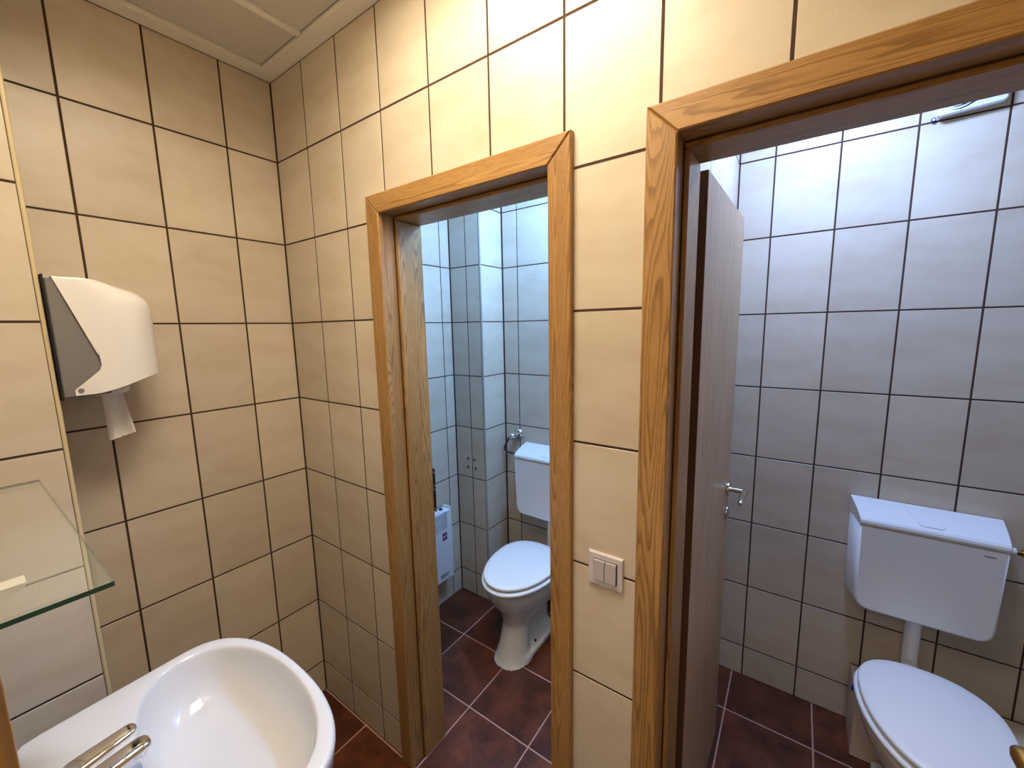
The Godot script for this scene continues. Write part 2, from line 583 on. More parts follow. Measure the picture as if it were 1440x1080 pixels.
	# right cubicle
	var C := struct("wall_second_cubicle_back", Shape.new().box(Vector3(1.36, 0, -1.25), Vector3(RIGHT_X + 0.15, CEIL + 0.1, -1.125)), mats.grout)
	lay_tiles(C, wall_frame(Vector3(1.36, 0, -1.125), Vector3.RIGHT), span(0.058, RIGHT_X - 1.36, 0.179, 0.199), tile_rows(), [])
	var R := struct("wall_second_cubicle_left", Shape.new().box(Vector3(1.36, 0, -1.125), Vector3(1.415, CEIL + 0.1, z0)), mats.grout)
	lay_tiles(R, wall_frame(Vector3(1.415, 0, z0), Vector3(0, 0, -1)), span(0.0, 0.995, 0.195, 0.2), tile_rows(), [])
	struct("wall_second_cubicle_right", Shape.new().box(Vector3(RIGHT_X, 0, -1.125), Vector3(RIGHT_X + 0.15, CEIL + 0.1, z0)), tile_mats[0])
	struct("ceiling_cubicles", Shape.new().box(Vector3(0.0, CEIL, -1.2), Vector3(RIGHT_X + 0.05, CEIL + 0.1, z0)), mats.ceiling_paint)
	# suspended ceiling of the main room, open where the light sits
	b = Shape.new()
	var q := [0.78, 1.36, 0.18, 0.76]
	for r in [[0.0, 0.0, q[0], BACK_Z], [q[1], 0.0, RIGHT_X, BACK_Z], [q[0], 0.0, q[1], q[2]], [q[0], q[3], q[1], BACK_Z]]:
		b.box(Vector3(r[0], CEIL + 0.010, r[1]), Vector3(r[2], CEIL + 0.11, r[3]))
	var ceil_ := struct("ceiling", b, mats.ceiling_void)
	for r in [[0.055, 0.055, 0.2955, 0.750], [0.3245, 0.055, 0.7555, 0.750], [1.3845, 0.055, 1.9555, 0.750], [1.9845, 0.055, RIGHT_X - 0.002, 0.750], [0.24, 0.780, 0.2955, 0.848], [0.3245, 0.780, 0.7555, 0.848], [0.7845, 0.780, 1.3555, 0.848], [1.3845, 0.780, 1.9555, 0.848], [1.9845, 0.780, RIGHT_X - 0.002, 0.848], [0.7845, 0.055, 1.3555, 0.170]]:
		put("ceiling_panel", Shape.new().box(Vector3(r[0], CEIL + 0.001, r[1]), Vector3(r[2], CEIL + 0.012, r[3]), 0.002), mats.ceiling_panel, ceil_)
	for x in [0.31, 0.77, 1.37, 1.97]:
		put("ceiling_bar", Shape.new().box(Vector3(x - 0.012, CEIL - 0.003, 0.052), Vector3(x + 0.012, CEIL + 0.009, BACK_Z - 0.02)), mats.ceiling_metal, ceil_)
	put("ceiling_bar", Shape.new().box(Vector3(0.24, CEIL - 0.0035, 0.753), Vector3(RIGHT_X - 0.02, CEIL + 0.009, 0.777)), mats.ceiling_metal, ceil_)
	# flat cornice round the ceiling, mitred in the corner
	var w := 0.05
	var prof := func(side: float) -> Array:
		return [Vector2(side, ROOM_H), Vector2(side, CEIL + 0.01), Vector2(side + w, CEIL + 0.01), Vector2(side + w, ROOM_H + 0.003)]
	var pr: Array = prof.call(0.0)
	var ra := PackedVector3Array()
	var rb := PackedVector3Array()
	for p in pr:
		ra.append(Vector3(p.x, p.y, p.x + 0.0003))
		rb.append(Vector3(p.x, p.y, 0.68))
	struct("trim_left", Shape.new().loft([ra, rb], true, true, -1), mats.ceiling_metal)
	ra = PackedVector3Array()
	rb = PackedVector3Array()
	for p in pr:
		ra.append(Vector3(p.x + 0.0003, p.y, p.x))
		rb.append(Vector3(RIGHT_X, p.y, p.x))
	struct("trim_front", Shape.new().loft([ra, rb], true, true, -1), mats.ceiling_metal)

# ---------------------------------------------------------------- doors
func casing(d: Node3D, x0: float, x1: float, top: float, zf: float, w: float) -> void:
	# mitred architrave, face at zf towards +z
	var xi0 := x0 + w
	var xi1 := x1 - w
	var yi := top - w
	var th := 0.016
	var g := 0.0004
	put("architrave", Shape.new().slab(PackedVector2Array([Vector2(x0, 0.0), Vector2(xi0, 0.0), Vector2(xi0, yi - g), Vector2(x0, top - g)]), zf - th, zf, 0.003), mats.oak_upright, d)
	put("architrave", Shape.new().slab(PackedVector2Array([Vector2(xi1, 0.0), Vector2(x1, 0.0), Vector2(x1, top - g), Vector2(xi1, yi - g)]), zf - th, zf, 0.003), mats.oak_upright, d)
	put("architrave_head", Shape.new().slab(PackedVector2Array([Vector2(x0 + g, top), Vector2(xi0 + g, yi), Vector2(xi1 - g, yi), Vector2(x1 - g, top)]), zf - th, zf, 0.003), mats.oak_lying, d)

func lining(d: Node3D, x0: float, x1: float, top: float, zback: float) -> void:
	# jamb boards with a stepped stop and a dark seal in the rebate
	var t := 0.024
	for s in [[x0 - t, x0, 1.0], [x1, x1 + t, -1.0]]:
		put("jamb", Shape.new().box(Vector3(s[0], 0, zback), Vector3(s[1], top + t, 0.0), 0.001), mats.oak_upright, d)
		var a: float = x0 if s[2] > 0 else x1 - 0.011
		put("door_stop", Shape.new().box(Vector3(a, 0, zback - 0.002), Vector3(a + 0.011, top - 0.0115, -0.046), 0.0025), mats.oak_upright, d)
	put("jamb_head", Shape.new().box(Vector3(x0, top, zback), Vector3(x1, top + t, 0.0), 0.001), mats.oak_lying, d)
	put("door_stop_head", Shape.new().box(Vector3(x0, top - 0.011, zback - 0.002), Vector3(x1, top, -0.046), 0.0025), mats.oak_lying, d)
	for s in [[x0, x0 + 0.003], [x1 - 0.003, x1]]:
		put("seal", Shape.new().box(Vector3(s[0], 0, -0.0455), Vector3(s[1], top - 0.003, -0.042), 0.001), mats.seal, d)
	put("seal_head", Shape.new().box(Vector3(x0 + 0.003, top - 0.003, -0.0455), Vector3(x1 - 0.003, top, -0.042), 0.001), mats.seal, d)

func doors() -> void:
	# door_1: frame of the left cubicle
	var d := struct_base("door_1")
	casing(d, 0.535, 1.240, 2.017, 0.016, 0.058)
	lining(d, 0.591, 1.184, 1.962, -0.148)
	var sp := put("strike_plate", Shape.new().box(Vector3(0.594, 0.945, -0.1545), Vector3(0.6075, 1.108, -0.1505), 0.0008), mats.black, d)
	for y in [0.955, 1.03, 1.045, 1.095]:
		put("screw", Shape.new().rod(Vector3(0.604, y, -0.1555), Vector3(0.604, y, -0.149), 0.004, 10), mats.screw, sp)
	# door_2: frame and open leaf of the right cubicle
	d = struct_base("door_2")
	casing(d, 1.396, 2.093, 2.012, 0.016, 0.057)
	lining(d, 1.451, 2.038, 1.957, -0.148)
	var hinge := Node3D.new()
	var leaf := MeshInstance3D.new()
	leaf.name = "door_leaf"
	leaf.mesh = Shape.new().box(Vector3(-0.038, 0.012, -0.545), Vector3(0, 1.948, 0), 0.0012).mesh()
	leaf.material_override = mats.oak_leaf
	leaf.position = Vector3(1.470, 0, -0.198)
	leaf.rotation.y = -0.030
	hinge.free()
	d.add_child(leaf)
	put("edge_band", Shape.new().box(Vector3(-0.0375, 0.013, 0.0), Vector3(-0.0005, 1.947, 0.0008)), mats.leaf_edge, leaf)
	for y in [0.25, 1.70]:
		put("hinge", Shape.new().rod(Vector3(-0.043, y, 0.006), Vector3(-0.043, y + 0.09, 0.006), 0.006, 14, 0.002), mats.nickel, leaf)
	lever(leaf, Vector3(0.0, 1.04, -0.495), Vector3(1, 0, 0), Vector3(0, 0, 1), mats.nickel, 0.11)
	put("key_rose", Shape.new().rod(Vector3(-0.001, 0.955, -0.495), Vector3(0.008, 0.955, -0.495), 0.025, 24, 0.002), mats.nickel, leaf)
	put("keyhole", Shape.new().box(Vector3(0.007, 0.945, -0.4965), Vector3(0.0085, 0.962, -0.4935)), mats.black, leaf)
	# door_3: entrance, seen only by the edge of its casing and its handle
	d = struct_base("door_3")
	var x0 := 1.352
	var x1 := 2.086
	for r in [[x0, 0.0, x0 + 0.058, 2.03], [x1 - 0.058, 0.0, x1, 2.03]]:
		put("architrave", Shape.new().box(Vector3(r[0], r[1], BACK_Z - 0.0165), Vector3(r[2], r[3], BACK_Z - 0.0005), 0.003), mats.oak_upright, d)
	put("architrave_head", Shape.new().box(Vector3(x0 + 0.0585, 1.972, BACK_Z - 0.0165), Vector3(x1 - 0.0585, 2.03, BACK_Z - 0.0005), 0.003), mats.oak_lying, d)
	put("jamb", Shape.new().box(Vector3(1.388, 0, BACK_Z), Vector3(1.412, 2.0, BACK_Z + 0.12)), mats.oak_upright, d)
	put("jamb", Shape.new().box(Vector3(2.026, 0, BACK_Z), Vector3(2.05, 2.0, BACK_Z + 0.12)), mats.oak_upright, d)
	put("jamb_head", Shape.new().box(Vector3(1.412, 1.97, BACK_Z), Vector3(2.026, 2.0, BACK_Z + 0.12)), mats.oak_lying, d)
	var lf := put("door_leaf", Shape.new().box(Vector3(0, 0.012, -0.74), Vector3(0.04, 1.96, 0), 0.0012), mats.oak_leaf, d, Transform3D(Basis.IDENTITY, Vector3(1.967, 0, BACK_Z - 0.02)))
	lever(lf, Vector3(0.0, 1.077, -0.70), Vector3(-1, 0, 0), Vector3(0, 0, 1), mats.brass, 0.12)

func lever(leaf: Node3D, at: Vector3, out: Vector3, along: Vector3, m: Material, length: float) -> void:
	var h := put("handle", Shape.new().rod(at - out * 0.001, at + out * 0.009, 0.025, 28, 0.002), m, leaf)
	var s := Shape.new()
	s.rod(at + out * 0.008, at + out * 0.05, 0.0085, 16)
	var p := at + out * 0.055
	s.tube([p - along * 0.012, p - along * 0.009, p, p + along * 0.03, p + along * length * 0.8, p + along * length, p + along * (length + 0.004)], [0.004, 0.0085, 0.0105, 0.0095, 0.0085, 0.0075, 0.003], 16)
	put("lever", s, m, h)

# ---------------------------------------------------------------- washbasin, tap and glass shelf
func basin_outer(n: int, grow: float, y: float, sx := 1.0, cz := 0.0, sz := 1.0) -> PackedVector3Array:
	# local: x across, z towards the wall; front is -z. starts at the front centre
	var raw := PackedVector2Array()
	var a := 0.29 + grow
	var bz := 0.147 + grow
	for i in 65:
		var t := -PI / 2.0 + PI * i / 64.0
		var e := 2.0 / 2.35
		raw.append(Vector2(a * signf(sin(t)) * pow(absf(sin(t)), e), 0.56 - bz * pow(absf(cos(t)), e)))
	var ab := 0.276 + grow
	for i in 9:
		var t := PI / 2.0 * i / 8.0
		raw.append(Vector2(ab - 0.03 + 0.03 * cos(t), 0.846 - 0.03 + 0.03 * sin(t)))
	for i in 9:
		var t := PI / 2.0 + PI / 2.0 * i / 8.0
		raw.append(Vector2(-ab + 0.03 + 0.03 * cos(t), 0.846 - 0.03 + 0.03 * sin(t)))
	return resampled(raw, n, y, sx, cz, sz)

func resampled(raw: PackedVector2Array, n: int, y: float, sx: float, cz: float, sz: float) -> PackedVector3Array:
	# by direction seen from inside, so that rings of different outlines match up
	var r := PackedVector3Array()
	var o := Vector2(0.0, 0.60)
	for k in n:
		var d := Vector2(sin(TAU * k / n), -cos(TAU * k / n))
		var best := 0.0
		for i in raw.size():
			var p := raw[i] - o
			var q := raw[(i + 1) % raw.size()] - o
			var e := q - p
			var den := d.cross(e)
			if absf(den) < 1e-9:
				continue
			var t := p.cross(e) / den
			var u := p.cross(d) / den
			if t > 0.0 and u >= -1e-6 and u <= 1.0 + 1e-6:
				best = maxf(best, t)
		var h := o + d * best
		r.append(Vector3(h.x * sx, y, cz + (h.y - cz) * sz))
	return r

func basin_inner(n: int, y: float, s := 1.0, back := 0.0) -> PackedVector3Array:
	var raw := PackedVector2Array()
	for i in 96:
		var t := TAU * i / 96.0
		var e := 2.0 / 2.2
		var c := cos(t)
		raw.append(Vector2(0.256 * signf(sin(t)) * pow(absf(sin(t)), e), 0.575 - (0.138 if c > 0 else 0.128) * signf(c) * pow(absf(c), e)))
	var ring := resampled(raw, n, y, s, 0.58, s)
	for i in ring.size():
		ring[i].z += back
	return ring

func washbasin() -> void:
	var n := 96
	var t := thing("washbasin", "white oval ceramic washbasin below the glass shelf", "washbasin", Vector3(0.70, 0, 0))
	var Y := 0.80
	var rings := [basin_outer(n, -0.05, Y - 0.20, 0.45, 0.72, 0.45), basin_outer(n, -0.03, Y - 0.16, 0.75, 0.68, 0.75), basin_outer(n, -0.012, Y - 0.09, 0.93, 0.66, 0.93), basin_outer(n, -0.004, Y - 0.045), basin_outer(n, -0.001, Y - 0.02), basin_outer(n, 0.0, Y - 0.010), basin_outer(n, -0.002, Y - 0.004), basin_outer(n, -0.006, Y - 0.0008), basin_outer(n, -0.010, Y),
		basin_inner(n, Y, 1.035), basin_inner(n, Y - 0.0015, 1.015), basin_inner(n, Y - 0.006, 1.0), basin_inner(n, Y - 0.016, 0.985), basin_inner(n, Y - 0.05, 0.94), basin_inner(n, Y - 0.085, 0.84, 0.004), basin_inner(n, Y - 0.11, 0.69, 0.014), basin_inner(n, Y - 0.125, 0.47, 0.034), basin_inner(n, Y - 0.133, 0.22, 0.052), basin_inner(n, Y - 0.136, 0.09, 0.06)]
	put("bowl", Shape.new().loft(rings, true, true, 0), mats.ceramic, t)
	var dr := put("drain", Shape.new().rod(Vector3(0, Y - 0.138, 0.638), Vector3(0, Y - 0.1325, 0.638), 0.032, 32, 0.002), mats.chrome, t)
	put("plug", Shape.new().rod(Vector3(0, Y - 0.134, 0.638), Vector3(0, Y - 0.128, 0.638), 0.022, 32, 0.003), mats.chrome, dr)
	# waste pipe under the bowl
	put("waste_trap", Shape.new().tube([Vector3(0, Y - 0.19, 0.66), Vector3(0, Y - 0.32, 0.66), Vector3(0, Y - 0.36, 0.68), Vector3(0, Y - 0.37, 0.72), Vector3(0, Y - 0.34, 0.76), Vector3(0, Y - 0.32, 0.80), Vector3(0, Y - 0.32, 0.848)], [0.02, 0.02, 0.02, 0.02, 0.02, 0.02, 0.02], 16), mats.plastic_white, t)
	# single lever tap
	var f := thing("basin_tap", "chrome single-lever tap on the back edge of the washbasin", "tap", Vector3(0.70, Y, 0.79))
	put("base", Shape.new().tube([Vector3(0, 0, 0), Vector3(0, 0.006, 0), Vector3(0, 0.010, 0), Vector3(0, 0.05, 0), Vector3(0, 0.064, 0), Vector3(0, 0.068, 0)], [0.027, 0.027, 0.023, 0.022, 0.021, 0.018], 32), mats.chrome, f)
	put("spout", bar([[0.01, 0.036, 0.021, 0.016], [-0.02, 0.041, 0.021, 0.014], [-0.06, 0.048, 0.020, 0.012], [-0.085, 0.0515, 0.019, 0.011], [-0.094, 0.0515, 0.0165, 0.0095], [-0.0985, 0.051, 0.011, 0.007], [-0.100, 0.051, 0.004, 0.002]]), mats.chrome, f)
	put("aerator", Shape.new().rod(Vector3(0, 0.034, -0.084), Vector3(0, 0.047, -0.084), 0.0105, 20, 0.001), mats.chrome, f)
	put("lever", bar([[0.026, 0.074, 0.005, 0.003], [0.022, 0.077, 0.018, 0.009], [0.0, 0.082, 0.021, 0.011], [-0.02, 0.086, 0.020, 0.009], [-0.05, 0.091, 0.0175, 0.007], [-0.072, 0.0945, 0.0155, 0.006], [-0.080, 0.0955, 0.012, 0.005], [-0.084, 0.096, 0.005, 0.002]]), mats.chrome, f)
	# glass shelf
	var yg := 1.31
	var g := thing("glass_shelf", "clear glass shelf with green polished edge above the washbasin", "shelf", Vector3(0.678, yg, 0))
	var gx := 0.311
	put("glass_plate", Shape.new().box(Vector3(-gx, -0.003, 0.742), Vector3(gx, 0.003, 0.846)), mats.glass, g)
	put("polished_edge", Shape.new().box(Vector3(gx, -0.003, 0.742), Vector3(gx + 0.0008, 0.003, 0.846)), mats.glass_edge, g)
	put("polished_edge", Shape.new().box(Vector3(-gx - 0.0008, -0.003, 0.742), Vector3(-gx, 0.003, 0.846)), mats.glass_edge_clear, g)
	put("polished_edge", Shape.new().box(Vector3(-gx, -0.003, 0.7412), Vector3(gx, 0.003, 0.742)), mats.glass_edge_clear, g)
	for x in [-0.2, 0.192]:
		# wedge-shaped holder under the glass
		var d0 := PackedVector3Array()
		var d1 := PackedVector3Array()
		for q in [[0.803, -0.0035], [0.8495, -0.0035], [0.8495, -0.036], [0.806, -0.011]]:
			d0.append(Vector3(x - 0.013, q[1], q[0])); d1.append(Vector3(x + 0.013, q[1], q[0]))
		put("shelf_clamp", Shape.new().loft([d0, d1], true, true, -1), mats.bracket, g)

func bar(sections: Array) -> Shape:
	# [z, y, half width, half height] rounded cross sections along -z
	var rings := []
	for s in sections:
		var r := PackedVector3Array()
		for i in 24:
			var t := TAU * i / 24.0
			var e := 2.0 / 2.8
			r.append(Vector3(s[2] * signf(cos(t)) * pow(absf(cos(t)), e), s[1] + s[3] * signf(sin(t)) * pow(absf(sin(t)), e), s[0]))
		rings.append(r)
	return Shape.new().loft(rings, true, true, 0)

# ---------------------------------------------------------------- paper dispenser
func plan(u: float, zb: float, shrink: float) -> Vector2:
	# D-shaped plan: u from 0 (back, right flank) over the front to 1 (back, left flank)
	var hw := 0.118 - shrink
	var dep := 0.208 - shrink
	var flat := 0.075
	if u < 0.15:
		return Vector2(hw, lerpf(zb, flat, u / 0.15))
	if u > 0.85:
		return Vector2(-hw, lerpf(flat, zb, (u - 0.85) / 0.15))
	var t := (u - 0.15) / 0.7 * PI
	var e := 2.0 / 2.5
	return Vector2(hw * signf(cos(t)) * pow(absf(cos(t)), e), flat + (dep - flat) * pow(absf(sin(t)), e))

func dispenser() -> void:
	# local: x right (towards the room), z out from the pier (world -z)
	var t := thing("paper_dispenser", "white and grey centre-feed paper towel dispenser on the pier", "dispenser", Vector3(0.128, 0, 0.6765))
	t.rotation.y = PI
	# after the half turn local +x points to world -x; the body is symmetric
	put("back_plate", Shape.new().box(Vector3(-0.1185, 1.459, 0.0), Vector3(0.1185, 1.752, 0.004), 0.001), mats.black, t)
	var gs := Shape.new()
	gs.box(Vector3(-0.1135, 1.464, 0.004), Vector3(0.1135, 1.744, 0.060), 0.003)
	gs.box(Vector3(-0.1134, 1.4645, 0.010), Vector3(0.1134, 1.700, 0.088), 0.003)
	put("housing", gs, mats.dispenser_grey, t)
	# cover: wraps front and flanks, cut back in a V on each flank
	var zb := func(y: float) -> float:
		if y > 1.545:
			return lerpf(0.078, 0.016, clampf((y - 1.545) / 0.205, 0.0, 1.0))
		if y > 1.525:
			return lerpf(0.072, 0.078, clampf((y - 1.525) / 0.02, 0.0, 1.0))
		return lerpf(0.024, 0.072, clampf((y - 1.482) / 0.043, 0.0, 1.0))
	var N := 56
	var rows := []
	var heights := [1.468, 1.475, 1.482, 1.495, 1.51, 1.525, 1.535, 1.545, 1.58, 1.62, 1.65, 1.66, 1.675]
	for y in heights:
		var r := PackedVector3Array()
		for i in N + 1:
			var p := plan(float(i) / N, zb.call(y), 0.0)
			# lower edge rises towards the front
			var low := 1.468 + 0.036 * smoothstep(0.05, 0.21, p.y)
			r.append(Vector3(p.x, low + (1.675 - low) * (y - 1.468) / (1.675 - 1.468), p.y))
		rows.append(r)
	for k in range(1, 9):
		var a := PI / 2.0 * k / 8.0
		var r := PackedVector3Array()
		for i in N + 1:
			var p := plan(float(i) / N, lerpf(zb.call(1.675), 0.016, sin(a)), 0.0)
			# top rounds over, much more at the front than on the flanks
			var fr := smoothstep(0.06, 0.2, p.y)
			var pull := (1.0 - cos(a)) * lerpf(0.004, 0.075, fr)
			var q := Vector2(p.x, p.y)
			var c := Vector2(0.0, 0.03)
			q += (c - q).normalized() * pull
			r.append(Vector3(q.x, lerpf(1.675, 1.748 - 0.012 * fr, sin(a)), maxf(q.y, 0.016)))
		rows.append(r)
	var s := Shape.new()
	for k in rows.size() - 1:
		for i in N:
			s.quad(rows[k][i], rows[k][i + 1], rows[k + 1][i + 1], rows[k + 1][i], 0)
	# top
	var last: PackedVector3Array = rows[rows.size() - 1]
	var mid := Vector3(0, 1.7485, 0.02)
	for i in N:
		s.tri(last[i], last[i + 1], mid, 0)
	# face outwards: compare the first wall face with the outward direction
	var fn := (s.pts[2] - s.pts[0]).cross(s.pts[1] - s.pts[0])
	var mp := (s.pts[0] + s.pts[1] + s.pts[2]) / 3.0
	if fn.dot(mp - Vector3(0, mp.y, 0.05)) < 0.0:
		for i in range(0, s.pts.size(), 3):
			var w := s.pts[i + 1]
			s.pts[i + 1] = s.pts[i + 2]
			s.pts[i + 2] = w
	put("cover", s, mats.dispenser_white, t)
	# dark underside and outlet
	var under := PackedVector2Array()
	for i in N + 1:
		var p := plan(float(i) / N, 0.01, 0.003)
		under.append(p)
	var us := Shape.new()
	var ids := Geometry2D.triangulate_polygon(under)
	var yl := func(z: float) -> float: return 1.4665 + 0.036 * smoothstep(0.05, 0.21, z)
	for i in range(0, ids.size(), 3):
		var a := under[ids[i]]; var b := under[ids[i + 1]]; var c := under[ids[i + 2]]
		var A := Vector3(a.x, yl.call(a.y), a.y); var B := Vector3(b.x, yl.call(b.y), b.y); var C := Vector3(c.x, yl.call(c.y), c.y)
		if (C - A).cross(B - A).y > 0.0:
			s = us
			us.tri(A, C, B, -1)
		else:
			us.tri(A, B, C, -1)
	put("underside", us, mats.dispenser_grey, t)
	put("outlet", Shape.new().tube([Vector3(0, 1.474, 0.10), Vector3(0, 1.458, 0.10), Vector3(0, 1.452, 0.10)], [0.046, 0.042, 0.030], 28), mats.dispenser_white, t)
	for x in [-1.0, 1.0]:
		put("pivot_button", Shape.new().rod(Vector3(x * 0.1175, 1.4795, 0.034), Vector3(x * 0.1195, 1.4795, 0.034), 0.0055, 16), mats.dispenser_grey, t)
	# hanging sheet, folded lengthwise and torn off
	var pr := []
	for k in 13:
		var v := k / 12.0
		var y := 1.456 - 0.124 * v
		var r := PackedVector3Array()
		var w2 := lerpf(0.021, 0.027, smoothstep(0.0, 1.0, v))
		var front := []
		for i in 15:
			var u := i / 14.0 * 2.0 - 1.0
			var fold := 0.006 * sin(u * 4.0 + v * 0.6) * (0.5 + 0.5 * v) + 0.006 * (1.0 - absf(u)) * (1.0 - v)
			var drop := (0.0015 * sin(u * 9.0) + 0.006 * u) * v * v
			front.append(Vector3(fold - 0.004 * v, y + drop, 0.106 + u * w2 + 0.008 * v))
		for p in front:
			r.append(p + Vector3(0.0008, 0, 0))
		front.reverse()
		for p in front:
			r.append(p - Vector3(0.0008, 0, 0))
		pr.append(r)
	var sheet := put("paper_sheet", Shape.new().loft(pr, true, true, 0), mats.paper, t)
	sheet.set_meta("label", "white paper towel hanging out of the dispenser")

# ---------------------------------------------------------------- toilets
func smin(a: float, b: float, k: float) -> float:
	var h := clampf(0.5 + 0.5 * (b - a) / k, 0.0, 1.0)
	return lerpf(b, a, h) - k * h * (1.0 - h)

func curve(y: float, ks: Array, vs: Array) -> float:
	if y <= ks[0]:
		return vs[0]
	for i in range(1, ks.size()):
		if y <= ks[i]:
			var t: float = (y - ks[i - 1]) / (ks[i] - ks[i - 1])
			return lerpf(vs[i - 1], vs[i], t)
	return vs[vs.size() - 1]

const BK := [0.15, 0.18, 0.21, 0.24, 0.27, 0.31, 0.35, 0.38, 0.41]
const BW := [0.030, 0.062, 0.090, 0.112, 0.130, 0.149, 0.162, 0.169, 0.171]
const BF := [0.09, 0.125, 0.155, 0.182, 0.206, 0.233, 0.254, 0.266, 0.269]
const BB := [0.04, 0.07, 0.10, 0.125, 0.145, 0.160, 0.168, 0.172, 0.172]

func pan_field(p: Vector3) -> float:
	# bowl
	var y := clampf(p.y, 0.15, 0.41)
	var w := curve(y, BK, BW)
	var l := curve(y, BK, BF) if p.z > 0.0 else curve(y, BK, BB)
	var q := sqrt(p.x * p.x / (w * w) + p.z * p.z / (l * l))
	var d := (q - 1.0) * minf(w, l) * 0.8
	d = maxf(d, maxf(p.y - 0.402, 0.165 - p.y))
	# front column
	var v := clampf(p.y / 0.24, 0.0, 1.0)
	var cz := lerpf(0.145, 0.095, sqrt(v))
	var rr := lerpf(0.091, 0.058, sqrt(v)) + maxf(0.0, v - 0.75) * 0.05
	var c := Vector2(p.x, (p.z - cz) * 0.95).length() - rr
	c = maxf(c, p.y - 0.27)
	d = smin(d, c, 0.028)
	# web and trap behind it
	var tr := Vector2(maxf(absf(p.x) - 0.012, 0.0), maxf(maxf(-0.145 - p.z, p.z - 0.10), 0.0)).length() - 0.020
	tr = maxf(tr, p.y - 0.30)
	d = smin(d, tr, 0.02)
	# base flange
	var fh := 0.016 + 0.02 * clampf(0.1 - p.z, 0.0, 0.3)
	var fl := Vector3(maxf(absf(p.x) - 0.078, 0.0), maxf(p.y - fh, 0.0), maxf(maxf(-0.155 - p.z, p.z - 0.13), 0.0)).length() - 0.012
	d = smin(d, fl, 0.022)
	# deck behind the seat
	var dk := Vector3(maxf(absf(p.x) - 0.060, 0.0), maxf(absf(p.y - 0.37) - 0.018, 0.0), maxf(absf(p.z + 0.17) - 0.045, 0.0)).length() - 0.012
	d = smin(d, dk, 0.03)
	return maxf(d, -0.006 - p.y)

func surface_net(lo: Vector3, hi: Vector3, cell: float) -> ArrayMesh:
	var nx := int((hi.x - lo.x) / cell) + 1
	var ny := int((hi.y - lo.y) / cell) + 1
	var nz := int((hi.z - lo.z) / cell) + 1
	var f := PackedFloat32Array()
	f.resize(nx * ny * nz)
	var i := 0
	for z in nz:
		for y in ny:
			for x in nx:
				f[i] = pan_field(lo + Vector3(x, y, z) * cell)
				i += 1
	var ids := PackedInt32Array()
	ids.resize(nx * ny * nz)
	ids.fill(-1)
	var vs := PackedVector3Array()
	var ns := PackedVector3Array()
	var off := [0, 1, nx, nx + 1, nx * ny, nx * ny + 1, nx * ny + nx, nx * ny + nx + 1]
	var edges := [[0, 1], [2, 3], [4, 5], [6, 7], [0, 2], [1, 3], [4, 6], [5, 7], [0, 4], [1, 5], [2, 6], [3, 7]]
	for z in nz - 1:
		for y in ny - 1:
			for x in nx - 1:
				var b := x + nx * (y + ny * z)
				var m := 0
				for k in 8:
					if f[b + off[k]] < 0.0:
						m |= 1 << k
				if m == 0 or m == 255:
					continue
				var s := Vector3.ZERO
				var n := 0
				for e in edges:
					var fa := f[b + off[e[0]]]
					var fb := f[b + off[e[1]]]
					if (fa < 0.0) == (fb < 0.0):
						continue
					var t := fa / (fa - fb)
					var pa := Vector3(e[0] & 1, (e[0] >> 1) & 1, e[0] >> 2)
					var pb := Vector3(e[1] & 1, (e[1] >> 1) & 1, e[1] >> 2)
					s += pa.lerp(pb, t)
					n += 1
				var p := lo + (Vector3(x, y, z) + s / n) * cell
				ids[b] = vs.size()
				vs.append(p)
				var h := 0.003
				ns.append(Vector3(pan_field(p + Vector3(h, 0, 0)) - pan_field(p - Vector3(h, 0, 0)), pan_field(p + Vector3(0, h, 0)) - pan_field(p - Vector3(0, h, 0)), pan_field(p + Vector3(0, 0, h)) - pan_field(p - Vector3(0, 0, h))).normalized())
	var tris := PackedInt32Array()
	var st := [1, nx, nx * ny]
	for z in range(1, nz - 1):
		for y in range(1, ny - 1):
			for x in range(1, nx - 1):
				var b := x + nx * (y + ny * z)
				for a in 3:
					var s0 := f[b] < 0.0
					if s0 == (f[b + st[a]] < 0.0):
						continue
					var u: int = st[(a + 1) % 3]
					var w: int = st[(a + 2) % 3]
					var q := [ids[b], ids[b - u], ids[b - u - w], ids[b - w]]
					if q.min() < 0:
						continue
					# inside first: normal along +axis; clockwise from outside
					if s0:
						tris.append_array([q[0], q[2], q[1], q[0], q[3], q[2]])
					else:
						tris.append_array([q[0], q[1], q[2], q[0], q[2], q[3]])
	var arr := []
	arr.resize(Mesh.ARRAY_MAX)
	arr[Mesh.ARRAY_VERTEX] = vs
	arr[Mesh.ARRAY_NORMAL] = ns
	arr[Mesh.ARRAY_INDEX] = tris
	var m2 := ArrayMesh.new()
	m2.add_surface_from_arrays(Mesh.PRIMITIVE_TRIANGLES, arr)
	return m2

func seat_slab(y0: float, y1: float, grow: float, dome: float) -> Shape:
	var n := 72
	var rings := []
	var r := 0.006
	for e in [[y0, -r], [y0 + r * 0.4, -r * 0.3], [y0 + r, 0.0], [y1 - r, 0.0], [y1 - r * 0.4, -r * 0.3], [y1, -r], [y1 + dome * 0.5, -0.03], [y1 + dome, -0.08]]:
		var g: float = grow + e[1]
		rings.append(super_ring(n, Vector3(0, e[0], 0), 0.174 + g, 0.278 + g, 0.172 + g, 2.05, 2.35))
	return Shape.new().loft(rings, true, true, 0)

